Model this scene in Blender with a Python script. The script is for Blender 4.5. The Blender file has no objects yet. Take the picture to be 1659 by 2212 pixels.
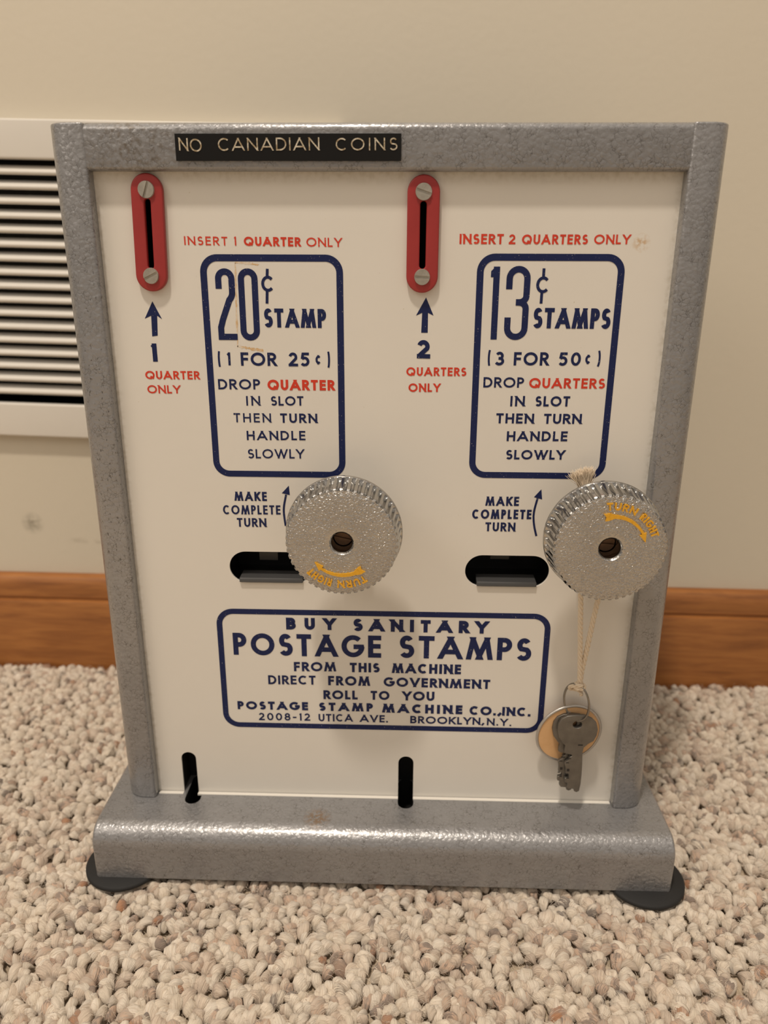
import bpy, bmesh, math, random
import numpy as np
from mathutils import Vector, Matrix
S = bpy.context.scene
MM = 0.001
CAL = {'B': 31.14659,
 'Rb': 3.53779,
 'Wb': 145.88872,
 'bh': 73.18628,
 'cx': 9.57608,
 'cy': -334.32079,
 'cz': 302.14941,
 'f': 1626.52682,
 'gh': 53.76765,
 'k1x': -16.97401,
 'k1z': 188.8558,
 'k2x': 96.71642,
 'k2z': 187.89411,
 'kb': 20.00294,
 'kf': 34.95191,
 'pitch': 0.31933,
 'rf': 25.92951,
 'rk': 24.00777,
 'roll': 0.00406,
 't': 5.6994,
 'vb': 182.09329,
 'vt': 388.62439,
 'wd': 192.98822,
 'wo': 136.39969,
 'wy': -0.02142,
 'yaw': -0.02851,
 'zb': 31.81393,
 'zf': 2.99804,
 'zr': 337.35293,
 'zt': 354.29061}
CAM_AXES = [[0.999549, 0.02978, 0.003856], [-0.013009, 0.313685, 0.949438], [-0.027064, 0.94906, -0.313931]]
TEXT = [('insert_left', 'INSERT', -84.62, 309.06, -66.3, 308.88, 3.48, 0.15, 'r'), ('insert_left', '1', -63.6, 308.89, -62.47, 308.89, 3.57, 0.15, 'r'),
 ('insert_left', 'QUARTER', -59.35, 308.78, -35.36, 308.57, 3.66, 0.21, 'r'), ('insert_left', 'ONLY', -32.99, 308.58, -18.04, 308.45, 3.59, 0.15, 'r'),
 ('insert_right', 'INSERT', 31.07, 309.79, 49.38, 309.79, 3.99, 0.19, 'r'), ('insert_right', '2', 51.53, 309.79, 54.28, 309.8, 3.86, 0.18, 'r'),
 ('insert_right', 'QUARTERS', 56.97, 309.75, 84.21, 309.83, 3.86, 0.19, 'r'), ('insert_right', 'ONLY', 86.74, 309.91, 101.73, 309.95, 3.78, 0.17, 'r'),
 ('stamp_left', 'STAMP', -52.32, 275.4, -25.31, 275.25, 7.99, 0.19, 'n'), ('stamp_right', 'STAMPS', 63.69, 275.76, 96.68, 275.62, 8.51, 0.19, 'n'),
 ('price_left', '(', -73.53, 257.78, -72.02, 257.79, 7.73, 0.1, 'n'), ('price_left', '1', -69.71, 258.91, -67.73, 258.93, 5.66, 0.16, 'n'),
 ('price_left', 'FOR', -63.4, 258.83, -47.51, 258.76, 5.82, 0.18, 'n'), ('price_left', '25', -42.27, 258.73, -32.97, 258.74, 6.0, 0.18, 'n'),
 ('price_left', '¢', -30.47, 259.41, -27.85, 259.43, 4.49, 0.19, 'n'), ('price_left', ')', -25.6, 257.83, -23.96, 257.84, 7.83, 0.1, 'n'),
 ('price_right', '(', 45.09, 259.2, 46.78, 259.21, 7.66, 0.1, 'n'), ('price_right', '3', 48.17, 259.78, 52.26, 259.81, 5.92, 0.18, 'n'),
 ('price_right', 'FOR', 56.42, 259.85, 71.62, 259.89, 5.73, 0.18, 'n'), ('price_right', '50', 75.77, 259.85, 85.45, 259.93, 5.76, 0.18, 'n'),
 ('price_right', '¢', 87.3, 260.43, 89.82, 260.45, 4.51, 0.19, 'n'), ('price_right', ')', 91.83, 259.21, 93.93, 259.22, 7.7, 0.1, 'n'),
 ('drop_left', 'DROP', -74.16, 248.28, -55.36, 248.38, 4.57, 0.17, 'n'), ('drop_left_red', 'QUARTER', -52.05, 248.14, -22.1, 248.2, 4.66, 0.22, 'r'),
 ('drop_right', 'DROP', 43.66, 250.12, 61.46, 250.13, 4.55, 0.17, 'n'), ('drop_right_red', 'QUARTERS', 63.74, 250.01, 96.91, 250.01, 4.47, 0.19, 'r'),
 ('drop_left', 'IN', -61.99, 241.08, -55.7, 241.14, 4.33, 0.16, 'n'), ('drop_left', 'SLOT', -50.9, 241.18, -36.24, 241.32, 4.22, 0.17, 'n'),
 ('drop_right', 'IN', 55.95, 241.82, 62.32, 241.88, 4.65, 0.18, 'n'), ('drop_right', 'SLOT', 66.98, 241.92, 82.2, 241.99, 4.57, 0.19, 'n'),
 ('drop_left', 'THEN', -68.09, 233.45, -51.13, 233.49, 4.18, 0.15, 'n'), ('drop_left', 'TURN', -46.98, 233.4, -30.21, 233.43, 4.3, 0.19, 'n'),
 ('drop_right', 'THEN', 50.07, 234.16, 66.9, 234.13, 4.53, 0.19, 'n'), ('drop_right', 'TURN', 71.3, 234.11, 88.06, 234.21, 4.55, 0.19, 'n'),
 ('drop_left', 'HANDLE', -62.59, 225.26, -35.83, 225.48, 4.31, 0.17, 'n'), ('drop_right', 'HANDLE', 55.25, 226.05, 82.38, 226.27, 4.52, 0.19, 'n'),
 ('drop_left', 'SLOWLY', -62.58, 216.68, -36.61, 216.91, 4.38, 0.15, 'n'), ('drop_right', 'SLOWLY', 55.32, 217.55, 81.95, 217.72, 4.43, 0.19, 'n'),
 ('turn_left', 'MAKE', -69.95, 196.18, -54.72, 196.23, 4.47, 0.2, 'n'), ('turn_left', 'COMPLETE', -75.72, 189.43, -48.57, 189.66, 4.53, 0.17, 'n'),
 ('turn_left', 'TURN', -69.47, 183.28, -55.51, 183.34, 4.39, 0.18, 'n'), ('turn_right', 'MAKE', 47.12, 195.32, 62.56, 195.39, 4.47, 0.2, 'n'),
 ('turn_right', 'COMPLETE', 41.2, 188.83, 68.73, 189.0, 4.62, 0.2, 'n'), ('turn_right', 'TURN', 47.57, 182.72, 61.62, 182.78, 4.44, 0.19, 'n'),
 ('count_left', '1', -103.37, 260.27, -100.06, 260.3, 7.91, 0.24, 'n'), ('count_left_red', 'QUARTER', -106.56, 252.56, -82.16, 252.62, 3.67, 0.19, 'r'),
 ('count_left_red', 'ONLY', -106.23, 246.22, -91.3, 246.28, 3.67, 0.17, 'r'), ('count_right', '2', 14.14, 262.61, 19.95, 262.51, 7.9, 0.22, 'n'),
 ('count_right_red', 'QUARTERS', 9.64, 254.97, 35.98, 255.04, 3.73, 0.19, 'r'), ('count_right_red', 'ONLY', 10.67, 247.91, 24.8, 247.96, 3.75, 0.19, 'r'),
 ('maker', 'BUY', -48.15, 129.66, -23.76, 129.76, 6.47, 0.27, 'n'), ('maker', 'SANITARY', -14.92, 129.43, 51.29, 129.24, 6.75, 0.27, 'n'),
 ('maker', 'POSTAGE', -75.15, 115.07, -1.08, 114.82, 12.27, 0.19, 'n'), ('maker', 'STAMPS', 7.84, 115.0, 73.34, 114.6, 12.46, 0.19, 'n'),
 ('maker', 'FROM', -45.05, 106.31, -23.8, 106.63, 5.27, 0.21, 'n'), ('maker', 'THIS', -16.82, 106.39, -1.85, 106.46, 5.33, 0.23, 'n'),
 ('maker', 'MACHINE', 4.34, 106.33, 38.97, 106.31, 5.51, 0.23, 'n'), ('maker', 'DIRECT', -58.42, 98.56, -34.27, 98.83, 5.16, 0.19, 'n'),
 ('maker', 'FROM', -27.91, 98.58, -6.7, 98.66, 5.41, 0.22, 'n'), ('maker', 'GOVERNMENT', 0.21, 98.56, 53.87, 98.19, 5.32, 0.22, 'n'),
 ('maker', 'ROLL', -30.47, 90.47, -12.99, 90.6, 5.21, 0.22, 'n'), ('maker', 'TO', -6.37, 90.62, 3.19, 90.7, 5.21, 0.22, 'n'),
 ('maker', 'YOU', 9.8, 90.59, 26.04, 90.7, 5.33, 0.22, 'n'), ('maker', 'POSTAGE', -74.93, 83.52, -38.55, 83.7, 4.82, 0.25, 'n'),
 ('maker', 'STAMP', -32.92, 83.56, -5.24, 83.68, 4.88, 0.26, 'n'), ('maker', 'MACHINE', -0.43, 83.26, 40.48, 83.16, 5.26, 0.26, 'n'),
 ('maker', 'CO.,INC.', 44.13, 82.98, 75.18, 82.66, 5.18, 0.24, 'n'), ('maker', '2008-12', -64.25, 77.23, -37.57, 77.46, 4.41, 0.17, 'n'),
 ('maker', 'UTICA', -33.29, 77.3, -15.62, 77.45, 4.4, 0.18, 'n'), ('maker', 'AVE.', -11.93, 77.41, 2.47, 77.35, 4.33, 0.19, 'n'),
 ('maker', 'BROOKLYN,', 13.97, 77.22, 51.57, 77.06, 4.38, 0.19, 'n'), ('maker', 'N.Y.', 53.29, 76.97, 65.75, 76.73, 4.3, 0.18, 'n')]
TAPE_TEXT = [('tape', 'NO', -82.17, 344.51, -73.04, 343.94, 4.66, 0.1, 'w'), ('tape', 'CANADIAN', -66.48, 344.35, -26.03, 344.6, 4.63, 0.1, 'w'),
 ('tape', 'COINS', -19.51, 344.51, 4.94, 344.62, 4.49, 0.1, 'w')]
FRAMES = [[(-76.24, 304.22), (-18.46, 303.78), (-19.89, 209.17), (-78.43, 209.52)], [(40.43, 304.74), (99.35, 304.59), (99.02, 210.28), (40.06, 210.0)],
 [(-81.02, 139.55), (81.55, 138.61), (79.27, 73.56), (-81.55, 75.08)]]
BIG = [('2', [(-72.93, 269.91), (-64.6, 269.96), (-63.82, 299.76), (-72.18, 299.73)]), ('0', [(-63.31, 269.72), (-54.73, 269.71), (-53.9, 299.8), (-62.24, 299.77)]),
 ('1', [(45.52, 270.86), (48.66, 270.88), (48.97, 300.93), (44.09, 300.92)]), ('3', [(51.67, 270.7), (61.92, 270.77), (61.14, 301.24), (51.19, 301.2)])]
CENT = [[(-53.1, 290.27), (-47.68, 290.3), (-47.41, 296.83), (-52.91, 296.81), (-50.7, 285.39), (-49.94, 299.64)],
 [(63.76, 290.28), (69.57, 290.31), (69.55, 297.06), (63.86, 297.04), (66.58, 285.99), (66.88, 300.29)]]
ARROWS = [[(-100.43, 286.05), (-96.9, 278.63), (-98.91, 280.05), (-99.43, 271.57), (-101.88, 271.24), (-101.51, 280.04), (-104.42, 278.77)],
 [(17.63, 288.26), (20.99, 280.78), (18.6, 281.91), (18.64, 273.56), (15.84, 273.55), (16.1, 281.9), (13.48, 280.74)]]
SWOOSH = [([(-46.45, 184.05), (-46.99, 189.83), (-46.84, 193.77), (-45.67, 199.47)], [(-44.23, 203.86), (-43.91, 199.28), (-47.62, 200.16)]),
 ([(71.65, 180.68), (70.18, 186.44), (69.74, 192.15), (70.94, 199.23)], [(72.44, 203.59), (73.11, 198.7), (69.3, 199.77)])]
TAPE = [(-83.73, 340.98), (6.46, 340.67), (6.44, 350.81), (-83.8, 350.53)]
PLATES = [[(-97.77, 336.8), (-99.29, 290.07), (-99.5, 330.39), (-99.53, 296.58), (-99.12, 326.78), (-99.35, 299.94)],
 [(15.73, 336.32), (15.8, 290.16), (15.87, 329.76), (15.58, 296.61), (15.75, 326.1), (15.7, 300.41)]]
DISP = [[(-74.39, 162.54), (-34.26, 163.19), (-54.06, 170.76), (-54.76, 154.61)], [(39.55, 162.23), (78.97, 162.88), (58.68, 170.62), (59.57, 154.49)]]
LIP = [[(-69.78, 156.88), (-38.71, 157.4)], [(44.22, 157.27), (72.63, 157.75)]]
COINSLOT = [[(-106.76, 49.25), (-98.94, 49.46), (-102.46, 56.68)], [(8.11, 49.36), (16.07, 49.57), (11.96, 56.95)]]
NOTCH = [(-100.75, -9.63), (12.18, -9.46)]
FEET = [(-135.17, -18.14, 21.45), (135.53, -20.95, 19.36)]
KEY = [(87.07, 81.47), (87.34, 85.42), (88.87, 88.35), (91.84, 89.92), (95.92, 90.44), (100.06, 90.23), (103.81, 88.52), (106.09, 86.17), (107.04, 82.56), (106.73, 79.21),
 (105.45, 76.12), (102.75, 74.21), (100.85, 72.13), (100.47, 69.21), (100.85, 62.98), (101.01, 56.69), (100.92, 50.96), (100.42, 46.77), (99.09, 46.09), (97.86, 46.7),
 (97.55, 47.98), (94.92, 48.1), (94.04, 49.17), (94.13, 51.41), (92.76, 51.89), (92.68, 54.24), (94.39, 54.73), (94.28, 56.82), (92.77, 57.1), (92.66, 59.94),
 (91.91, 62.75), (92.36, 63.7), (93.85, 64.8), (93.87, 66.55), (95.35, 67.09), (95.17, 67.96), (92.79, 68.27), (91.42, 68.98), (91.33, 71.46), (91.63, 73.01),
 (90.18, 74.82), (88.15, 77.53)]
KEYHOLE = [(96.72, 85.16), (96.53, 87.45)]
TAG = [(94.52, 76.32), (110.53, 76.72), (93.26, 91.98)]
RINGC = [(95.59, 96.94), (94.77, 106.81), (96.44, 86.78), (90.07, 98.59), (100.82, 95.87)]
STR = [(92.93, 153.96), (94.09, 138.72), (95.42, 121.92), (96.29, 110.45), (96.36, 106.09), (101.33, 151.42), (99.67, 137.16), (98.17, 123.12), (97.16, 114.52),
 (96.87, 108.43)]
TUFT = [(85.64, 208.61), (93.47, 210.72), (85.67, 215.95), (91.59, 217.35), (82.46, 212.26)]
RESIDUE = [[(-64.09, 302.5), (-62.91, 302.5), (-63.97, 266.44), (-65.2, 266.44)], [(-64.08, 302.68), (-52.06, 302.54), (-52.13, 301.05), (-64.16, 301.38)],
 [(-65.12, 267.83), (-53.15, 266.52), (-53.23, 264.92), (-65.26, 265.44)]]
VENT = {'bot': (-285.39, 182.11),
 'c400': (-132.35, 386.58),
 'obot': (-282.59, 206.17),
 'otop': (-257.06, 365.45),
 's0': (-258.17, 358.54),
 's1': (-281.25, 214.52),
 'top': (-252.11, 389.76)}
SMUDGE = [(-273.25, 113.22), (222.12, 81.7)]
BB = [(-217.15, 73.89), (202.75, 72.57)]

# ------------------------------------------------------------------ camera
cd = bpy.data.cameras.new('camera'); cam = bpy.data.objects.new('camera', cd); S.collection.objects.link(cam)
_r, _u, _f = [Vector(a) for a in CAM_AXES]
cam.matrix_world = Matrix(((_r.x, _u.x, -_f.x, CAL['cx']*MM), (_r.y, _u.y, -_f.y, CAL['cy']*MM), (_r.z, _u.z, -_f.z, CAL['cz']*MM), (0, 0, 0, 1)))
cd.sensor_fit = 'HORIZONTAL'; cd.sensor_width = 36.0; cd.lens = CAL['f']*36/1659
cd.clip_start = 0.01; cd.clip_end = 30
cd.dof.use_dof = True; cd.dof.focus_distance = 0.335; cd.dof.aperture_fstop = 11.0
S.camera = cam
# ------------------------------------------------------------------ light
S.view_settings.view_transform = 'Standard'; S.view_settings.look = 'None'
S.view_settings.gamma = 1.0; S.view_settings.exposure = 0.0; S.view_settings.use_curve_mapping = False
W = bpy.data.worlds.new('room_light'); S.world = W; W.use_nodes = True
_bg = W.node_tree.nodes['Background']; _bg.inputs[0].default_value = (1.0, 0.88, 0.755, 1)
_tc = W.node_tree.nodes.new('ShaderNodeTexCoord'); _sp = W.node_tree.nodes.new('ShaderNodeSeparateXYZ'); _mr = W.node_tree.nodes.new('ShaderNodeMapRange')
W.node_tree.links.new(_tc.outputs['Generated'], _sp.inputs[0]); W.node_tree.links.new(_sp.outputs['Z'], _mr.inputs['Value'])
_mr.inputs['From Min'].default_value = -0.1; _mr.inputs['From Max'].default_value = 0.9      # pale ceiling above, dimmer room towards the floor
_mr.inputs['To Min'].default_value = 0.18; _mr.inputs['To Max'].default_value = 0.80
W.node_tree.links.new(_mr.outputs[0], _bg.inputs[1])
def area(name, loc, target, size, power, col):
    l = bpy.data.lights.new(name, 'AREA'); l.shape = 'DISK'; l.size = size; l.energy = power; l.color = col
    o = bpy.data.objects.new(name, l); S.collection.objects.link(o); o.location = loc
    o.rotation_euler = (Vector(target)-Vector(loc)).to_track_quat('-Z', 'Y').to_euler(); return o
area('ceiling_and_fill_light', (-0.30, -0.71, 2.35), (0, 0, 0.1), 0.15, 34.0, (1.0, 0.88, 0.75))  # the ceiling lamp
area('ceiling_and_fill_light', (-1.5, -1.2, 1.7), (-0.2, 0.19, 0.2), 0.9, 7.5, (1.0, 0.88, 0.75))  # unseen soft fill added at the left to brighten the lower wall

# ------------------------------------------------------------------ helpers
def link(name, me, mat=None, parent=None, smooth=False):
    o = bpy.data.objects.new(name, me); S.collection.objects.link(o)
    if mat is not None and not me.materials: me.materials.append(mat)
    if smooth: me.shade_smooth()
    if parent is not None: o.parent = parent
    return o
def tag(o, label=None, cat=None, group=None, kind=None):
    for k, v in (('label', label), ('category', cat), ('group', group), ('kind', kind)):
        if v: o[k] = v
    return o
def empty(name, loc=(0, 0, 0)):
    o = bpy.data.objects.new(name, None); S.collection.objects.link(o); o.location = loc; o.empty_display_size = .05; return o
def mesh(name, V, F, mm=True):
    me = bpy.data.meshes.new(name)
    k = MM if mm else 1.0
    me.from_pydata([(a*k, b*k, c*k) for a, b, c in V], [], F); me.update(); return me
class MB:
    def __init__(s): s.V = []; s.F = []
    def add(s, V, F):
        n = len(s.V); s.V += [tuple(v) for v in V]; s.F += [tuple(i+n for i in f) for f in F]; return s
    def box(s, x0, x1, y0, y1, z0, z1):
        return s.add([(x0, y0, z0), (x1, y0, z0), (x1, y1, z0), (x0, y1, z0), (x0, y0, z1), (x1, y0, z1), (x1, y1, z1), (x0, y1, z1)],
                     [(0, 3, 2, 1), (4, 5, 6, 7), (0, 1, 5, 4), (1, 2, 6, 5), (2, 3, 7, 6), (3, 0, 4, 7)])
    def prism(s, poly, y0, y1):           # poly in xz, counter clockwise; y0 nearer the front
        n = len(poly); b = len(s.V)
        V = [(x, y0, z) for x, z in poly]+[(x, y1, z) for x, z in poly]
        F = [tuple(range(n)), tuple(range(2*n-1, n-1, -1))]+[(i, i+n, (i+1) % n+n, (i+1) % n) for i in range(n)]
        return s.add(V, F)
    def tube(s, pts, r, k=8, closed=False, cap=True):
        P = [Vector(p) for p in pts]; n = len(P); rs = r if hasattr(r, '__len__') else [r]*n
        T = []
        for i in range(n):
            a = P[(i-1) % n] if closed or i > 0 else P[i]; b = P[(i+1) % n] if closed or i < n-1 else P[i]
            T.append((b-a).normalized())
        nrm = T[0].orthogonal().normalized(); V = []; F = []
        for i in range(n):
            if i: nrm = (nrm-T[i]*nrm.dot(T[i])).normalized()
            bi = T[i].cross(nrm)
            for j in range(k):
                a = 2*math.pi*j/k; V.append(tuple(P[i]+(nrm*math.cos(a)+bi*math.sin(a))*rs[i]))
        for i in range(n if closed else n-1):
            i2 = (i+1) % n
            for j in range(k): F.append((i*k+j, i*k+(j+1) % k, i2*k+(j+1) % k, i2*k+j))
        if cap and not closed: F.append(tuple(range(k-1, -1, -1))); F.append(tuple((n-1)*k+j for j in range(k)))
        return s.add(V, F)
    def build(s, name, mat, parent=None, smooth=False, mm=True):
        return link(name, mesh(name, s.V, s.F, mm), mat, parent, smooth)
def arc2(cx, cy, rx, ry, a0, a1, n=12):
    return [(cx+rx*math.cos(math.radians(a0+(a1-a0)*i/n)), cy+ry*math.sin(math.radians(a0+(a1-a0)*i/n))) for i in range(n+1)]
def stadium(x0, x1, z0, z1, n=16):
    if x1-x0 > z1-z0:
        r = (z1-z0)/2; m = (z0+z1)/2; return arc2(x1-r, m, r, r, -90, 90, n)+arc2(x0+r, m, r, r, 90, 270, n)
    r = (x1-x0)/2; m = (x0+x1)/2; return arc2(m, z1-r, r, r, 0, 180, n)+arc2(m, z0+r, r, r, 180, 360, n)
def rrect(x0, x1, z0, z1, r, n=8):
    return arc2(x1-r, z1-r, r, r, 0, 90, n)+arc2(x0+r, z1-r, r, r, 90, 180, n)+arc2(x0+r, z0+r, r, r, 180, 270, n)+arc2(x1-r, z0+r, r, r, 270, 360, n)
def plate(loops, depth, bevel=0.0, res=2):
    """flat plate with holes in local xy, mid-plane at z=0, edges rounded; returns a mesh in metres"""
    cu = bpy.data.curves.new('c', 'CURVE'); cu.dimensions = '2D'; cu.fill_mode = 'BOTH'
    cu.extrude = max(0, depth/2-bevel)*MM; cu.bevel_depth = bevel*MM; cu.offset = -bevel*MM; cu.bevel_resolution = res
    for lp in loops:
        sp = cu.splines.new('POLY'); sp.points.add(len(lp)-1); sp.use_cyclic_u = True
        for i, (x, y) in enumerate(lp): sp.points[i].co = (x*MM, y*MM, 0, 1)
    o = bpy.data.objects.new('c', cu); S.collection.objects.link(o)
    dg = bpy.context.evaluated_depsgraph_get(); me = bpy.data.meshes.new_from_object(o.evaluated_get(dg))
    bpy.data.objects.remove(o); bpy.data.curves.remove(cu); me.materials.clear()
    bm = bmesh.new(); bm.from_mesh(me); bmesh.ops.remove_doubles(bm, verts=bm.verts, dist=1e-6); bmesh.ops.recalc_face_normals(bm, faces=bm.faces); bm.to_mesh(me); bm.free()
    return me
def front(me, y=0.0, x=0.0, z=0.0):     # local (x,y,z) -> (x, y_mid - z, y)
    me.transform(Matrix(((1, 0, 0, x*MM), (0, 0, -1, y*MM), (0, 1, 0, z*MM), (0, 0, 0, 1)))); return me
def along_x(me):                        # local (x,y,z) -> (z, x, y)
    me.transform(Matrix(((0, 0, 1, 0), (1, 0, 0, 0), (0, 1, 0, 0), (0, 0, 0, 1)))); return me
def autosmooth(me, deg=35):
    me.shade_smooth()
    try: me.set_sharp_from_angle(angle=math.radians(deg))
    except Exception: pass
    return me
def lathe(prof, n=64, axis_y=True):      # prof [(radius, y)], axis along y
    V = []; F = []
    for r, y in prof:
        for j in range(n):
            a = 2*math.pi*j/n; V.append((r*math.cos(a), y, r*math.sin(a)))
    for i in range(len(prof)-1):
        for j in range(n): F.append((i*n+j, i*n+(j+1) % n, (i+1)*n+(j+1) % n, (i+1)*n+j))
    return V, F

# ------------------------------------------------------------------ materials
class M:
    def __init__(s, name):
        s.m = bpy.data.materials.new(name); s.m.use_nodes = True; s.t = s.m.node_tree; s.b = s.t.nodes['Principled BSDF']
        s.co = None
    def set(s, **k):
        for a, v in k.items():
            i = s.b.inputs[a.replace('_', ' ')]
            if isinstance(v, tuple) and len(v) == 3: v = v+(1,)
            if isinstance(v, bpy.types.NodeSocket): s.t.links.new(v, i)
            else: i.default_value = v
        return s
    def n(s, typ, **k):
        nd = s.t.nodes.new('ShaderNode'+typ)
        for a, v in k.items():
            if a in nd.inputs:
                if isinstance(v, bpy.types.NodeSocket): s.t.links.new(v, nd.inputs[a])
                else: nd.inputs[a].default_value = v
            else: setattr(nd, a, v)
        return nd
    def obj(s):
        if s.co is None: s.co = s.n('TexCoord').outputs['Object']
        return s.co
    def mapped(s, loc=(0, 0, 0), scale=(1, 1, 1), src=None):
        nd = s.n('Mapping'); nd.inputs['Location'].default_value = loc; nd.inputs['Scale'].default_value = scale
        s.t.links.new(src or s.obj(), nd.inputs['Vector']); return nd.outputs[0]
    def noise(s, scale, detail=3.0, rough=.55, vec=None, dist=0.0):
        return s.n('TexNoise', Vector=vec or s.obj(), Scale=scale, Detail=detail, Roughness=rough, Distortion=dist).outputs['Fac']
    def ramp(s, fac, stops, interp='LINEAR'):
        nd = s.n('ValToRGB'); e = nd.color_ramp.elements; nd.color_ramp.interpolation = interp
        while len(e) < len(stops): e.new(.5)
        for i, (p, c) in enumerate(stops):
            e[i].position = p; e[i].color = (c, c, c, 1) if not hasattr(c, '__len__') else tuple(c)+(1,)
        s.t.links.new(fac, nd.inputs[0]); return nd.outputs[0]
    def mix(s, fac, a, b, mode='MIX'):
        nd = s.n('Mix', data_type='RGBA', blend_type=mode)
        for idx, v in ((0, fac), (6, a), (7, b)):
            if isinstance(v, bpy.types.NodeSocket): s.t.links.new(v, nd.inputs[idx])
            else: nd.inputs[idx].default_value = v if idx == 0 else (tuple(v)+(1,) if len(v) == 3 else v)
        return nd.outputs[2]
    def math(s, op, a, b=0.0):
        nd = s.n('Math', operation=op)
        for i, v in ((0, a), (1, b)):
            if isinstance(v, bpy.types.NodeSocket): s.t.links.new(v, nd.inputs[i])
            else: nd.inputs[i].default_value = v
        return nd.outputs[0]
    def spot(s, c, rad, soft=.5, scale=(1, 1, 1)):      # 1 inside a ball round c (metres), 0 outside
        v = s.n('VectorMath', operation='SUBTRACT'); s.t.links.new(s.obj(), v.inputs[0]); v.inputs[1].default_value = c
        w = s.n('VectorMath', operation='MULTIPLY'); s.t.links.new(v.outputs[0], w.inputs[0]); w.inputs[1].default_value = scale
        l = s.n('VectorMath', operation='LENGTH'); s.t.links.new(w.outputs[0], l.inputs[0])
        return s.ramp(s.math('DIVIDE', l.outputs['Value'], rad), [(soft, 1.0), (1.0, 0.0)])
    def bump(s, h, strength=.3, dist=.0005, normal=None):
        nd = s.n('Bump', Height=h, Strength=strength, Distance=dist)
        if normal is not None: s.t.links.new(normal, nd.inputs['Normal'])
        s.t.links.new(nd.outputs[0], s.b.inputs['Normal']); return nd.outputs[0]
def simple(name, col, rough=.5, metal=0.0, **k):
    m = M(name); m.set(Base_Color=col, Roughness=rough, Metallic=metal, **k); return m

def hammered():
    m = M('hammered_grey_paint')
    wob = m.n('TexNoise', Vector=m.obj(), Scale=500.0, Detail=2.0)
    vec = m.mix(.0022, m.obj(), wob.outputs['Color'], 'ADD')
    edge = m.n('TexVoronoi', feature='DISTANCE_TO_EDGE', Vector=vec, Scale=500.0).outputs['Distance']
    cell = m.n('TexVoronoi', feature='SMOOTH_F1', Vector=vec, Scale=500.0, Smoothness=.3).outputs['Distance']
    rnd = m.n('TexVoronoi', feature='F1', Vector=vec, Scale=500.0).outputs['Color']
    crack = m.ramp(edge, [(0.0, 1.0), (.07, 0.0)])
    patch = m.ramp(m.noise(260, 2), [(.42, 0.0), (.62, 1.0)])
    crack = m.math('MULTIPLY', crack, patch)
    base = m.mix(m.noise(55, 4), (.242, .241, .244), (.308, .306, .31))
    base = m.mix(m.math('MULTIPLY', crack, .75), base, (.075, .068, .06))
    # dark pits, denser on the left post
    pits = m.ramp(m.noise(900, 2, .5, m.mapped(scale=(1, 1, .55))), [(.30, 1.0), (.36, 0.0)])
    left = m.spot((-.128, 0, .22), .16, .3, (6.5, 1, 1))
    base = m.mix(m.math('MULTIPLY', m.math('MULTIPLY', pits, left), .8), base, (.07, .062, .055))
    # brown grime on the top rail by the tape and a rusty rub on the base
    g1 = m.math('MULTIPLY', m.spot((-.1, -.006, .347), .024, .2), m.ramp(m.noise(420, 4), [(.46, 0.0), (.66, 1.0)]))
    base = m.mix(m.math('MULTIPLY', g1, .75), base, (.13, .10, .065))
    g2 = m.math('MULTIPLY', m.spot((-.033, -.018, .031), .008, .35, (1, 1, 1)), m.ramp(m.noise(500, 4), [(.42, 0.0), (.55, 1.0)]))
    base = m.mix(m.math('MULTIPLY', g2, .8), base, (.22, .13, .06))
    # dirt line where the top rail meets the panel
    m.set(Base_Color=base, Metallic=.45, Roughness=m.ramp(m.noise(300, 3), [(.2, .28), (.8, .42)]), Coat_Weight=.55, Coat_Roughness=.24)
    h = m.mix(.12, m.ramp(cell, [(0.0, 1.0), (.75, 0.0)]), rnd)
    m.bump(h, .5, .00035)
    return m.m
HAM = hammered()
def enamel():
    m = M('cream_enamel')
    base = m.mix(m.noise(14, 4), (.68, .65, .59), (.735, .705, .645))
    speck = m.ramp(m.noise(700, 2, .5), [(.235, 1.0), (.265, 0.0)])
    base = m.mix(m.math('MULTIPLY', speck, m.math('MULTIPLY', m.ramp(m.noise(30, 3), [(.45, 0.0), (.7, 1.0)]), .7)), base, (.42, .36, .22))
    dirt = m.n('SeparateXYZ', Vector=m.obj())
    top = m.ramp(m.math('MULTIPLY', dirt.outputs['Z'], 1.0), [(.3335, 0.0), (.3385, 1.0)])
    left = m.ramp(m.math('ABSOLUTE', dirt.outputs['X']), [(.1175, 0.0), (.1208, 1.0)])
    gr = m.math('MULTIPLY', m.math('MAXIMUM', top, left), m.ramp(m.noise(380, 4), [(.42, 0.0), (.7, 1.0)]))
    base = m.mix(m.math('MULTIPLY', gr, .55), base, (.33, .27, .17))
    sp = m.math('MULTIPLY', m.spot((.1062, 0, .3105), .0042, .3), m.ramp(m.noise(500, 3), [(.42, 0.0), (.6, 1.0)]))
    base = m.mix(m.math('MULTIPLY', sp, .7), base, (.5, .29, .1))
    m.set(Base_Color=base, Roughness=m.ramp(m.noise(60, 3), [(.3, .30), (.7, .42)]))
    m.bump(m.noise(160, 2), .05, .0006)
    return m.m
ENA = enamel()
def ink(name, col):
    m = M(name)
    hole = m.ramp(m.noise(1900, 2, .5), [(.262, 1.0), (.29, 0.0)])
    base = m.mix(m.math('MULTIPLY', hole, .7), m.mix(m.noise(120, 3), col, tuple(c*1.5 for c in col)), (.62, .58, .5))
    m.set(Base_Color=base, Roughness=.5); m.b.inputs['Specular IOR Level'].default_value = .22; return m.m
NAVY = ink('navy_ink', (.0085, .014, .060)); RED = ink('red_ink', (.48, .040, .020))
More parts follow.
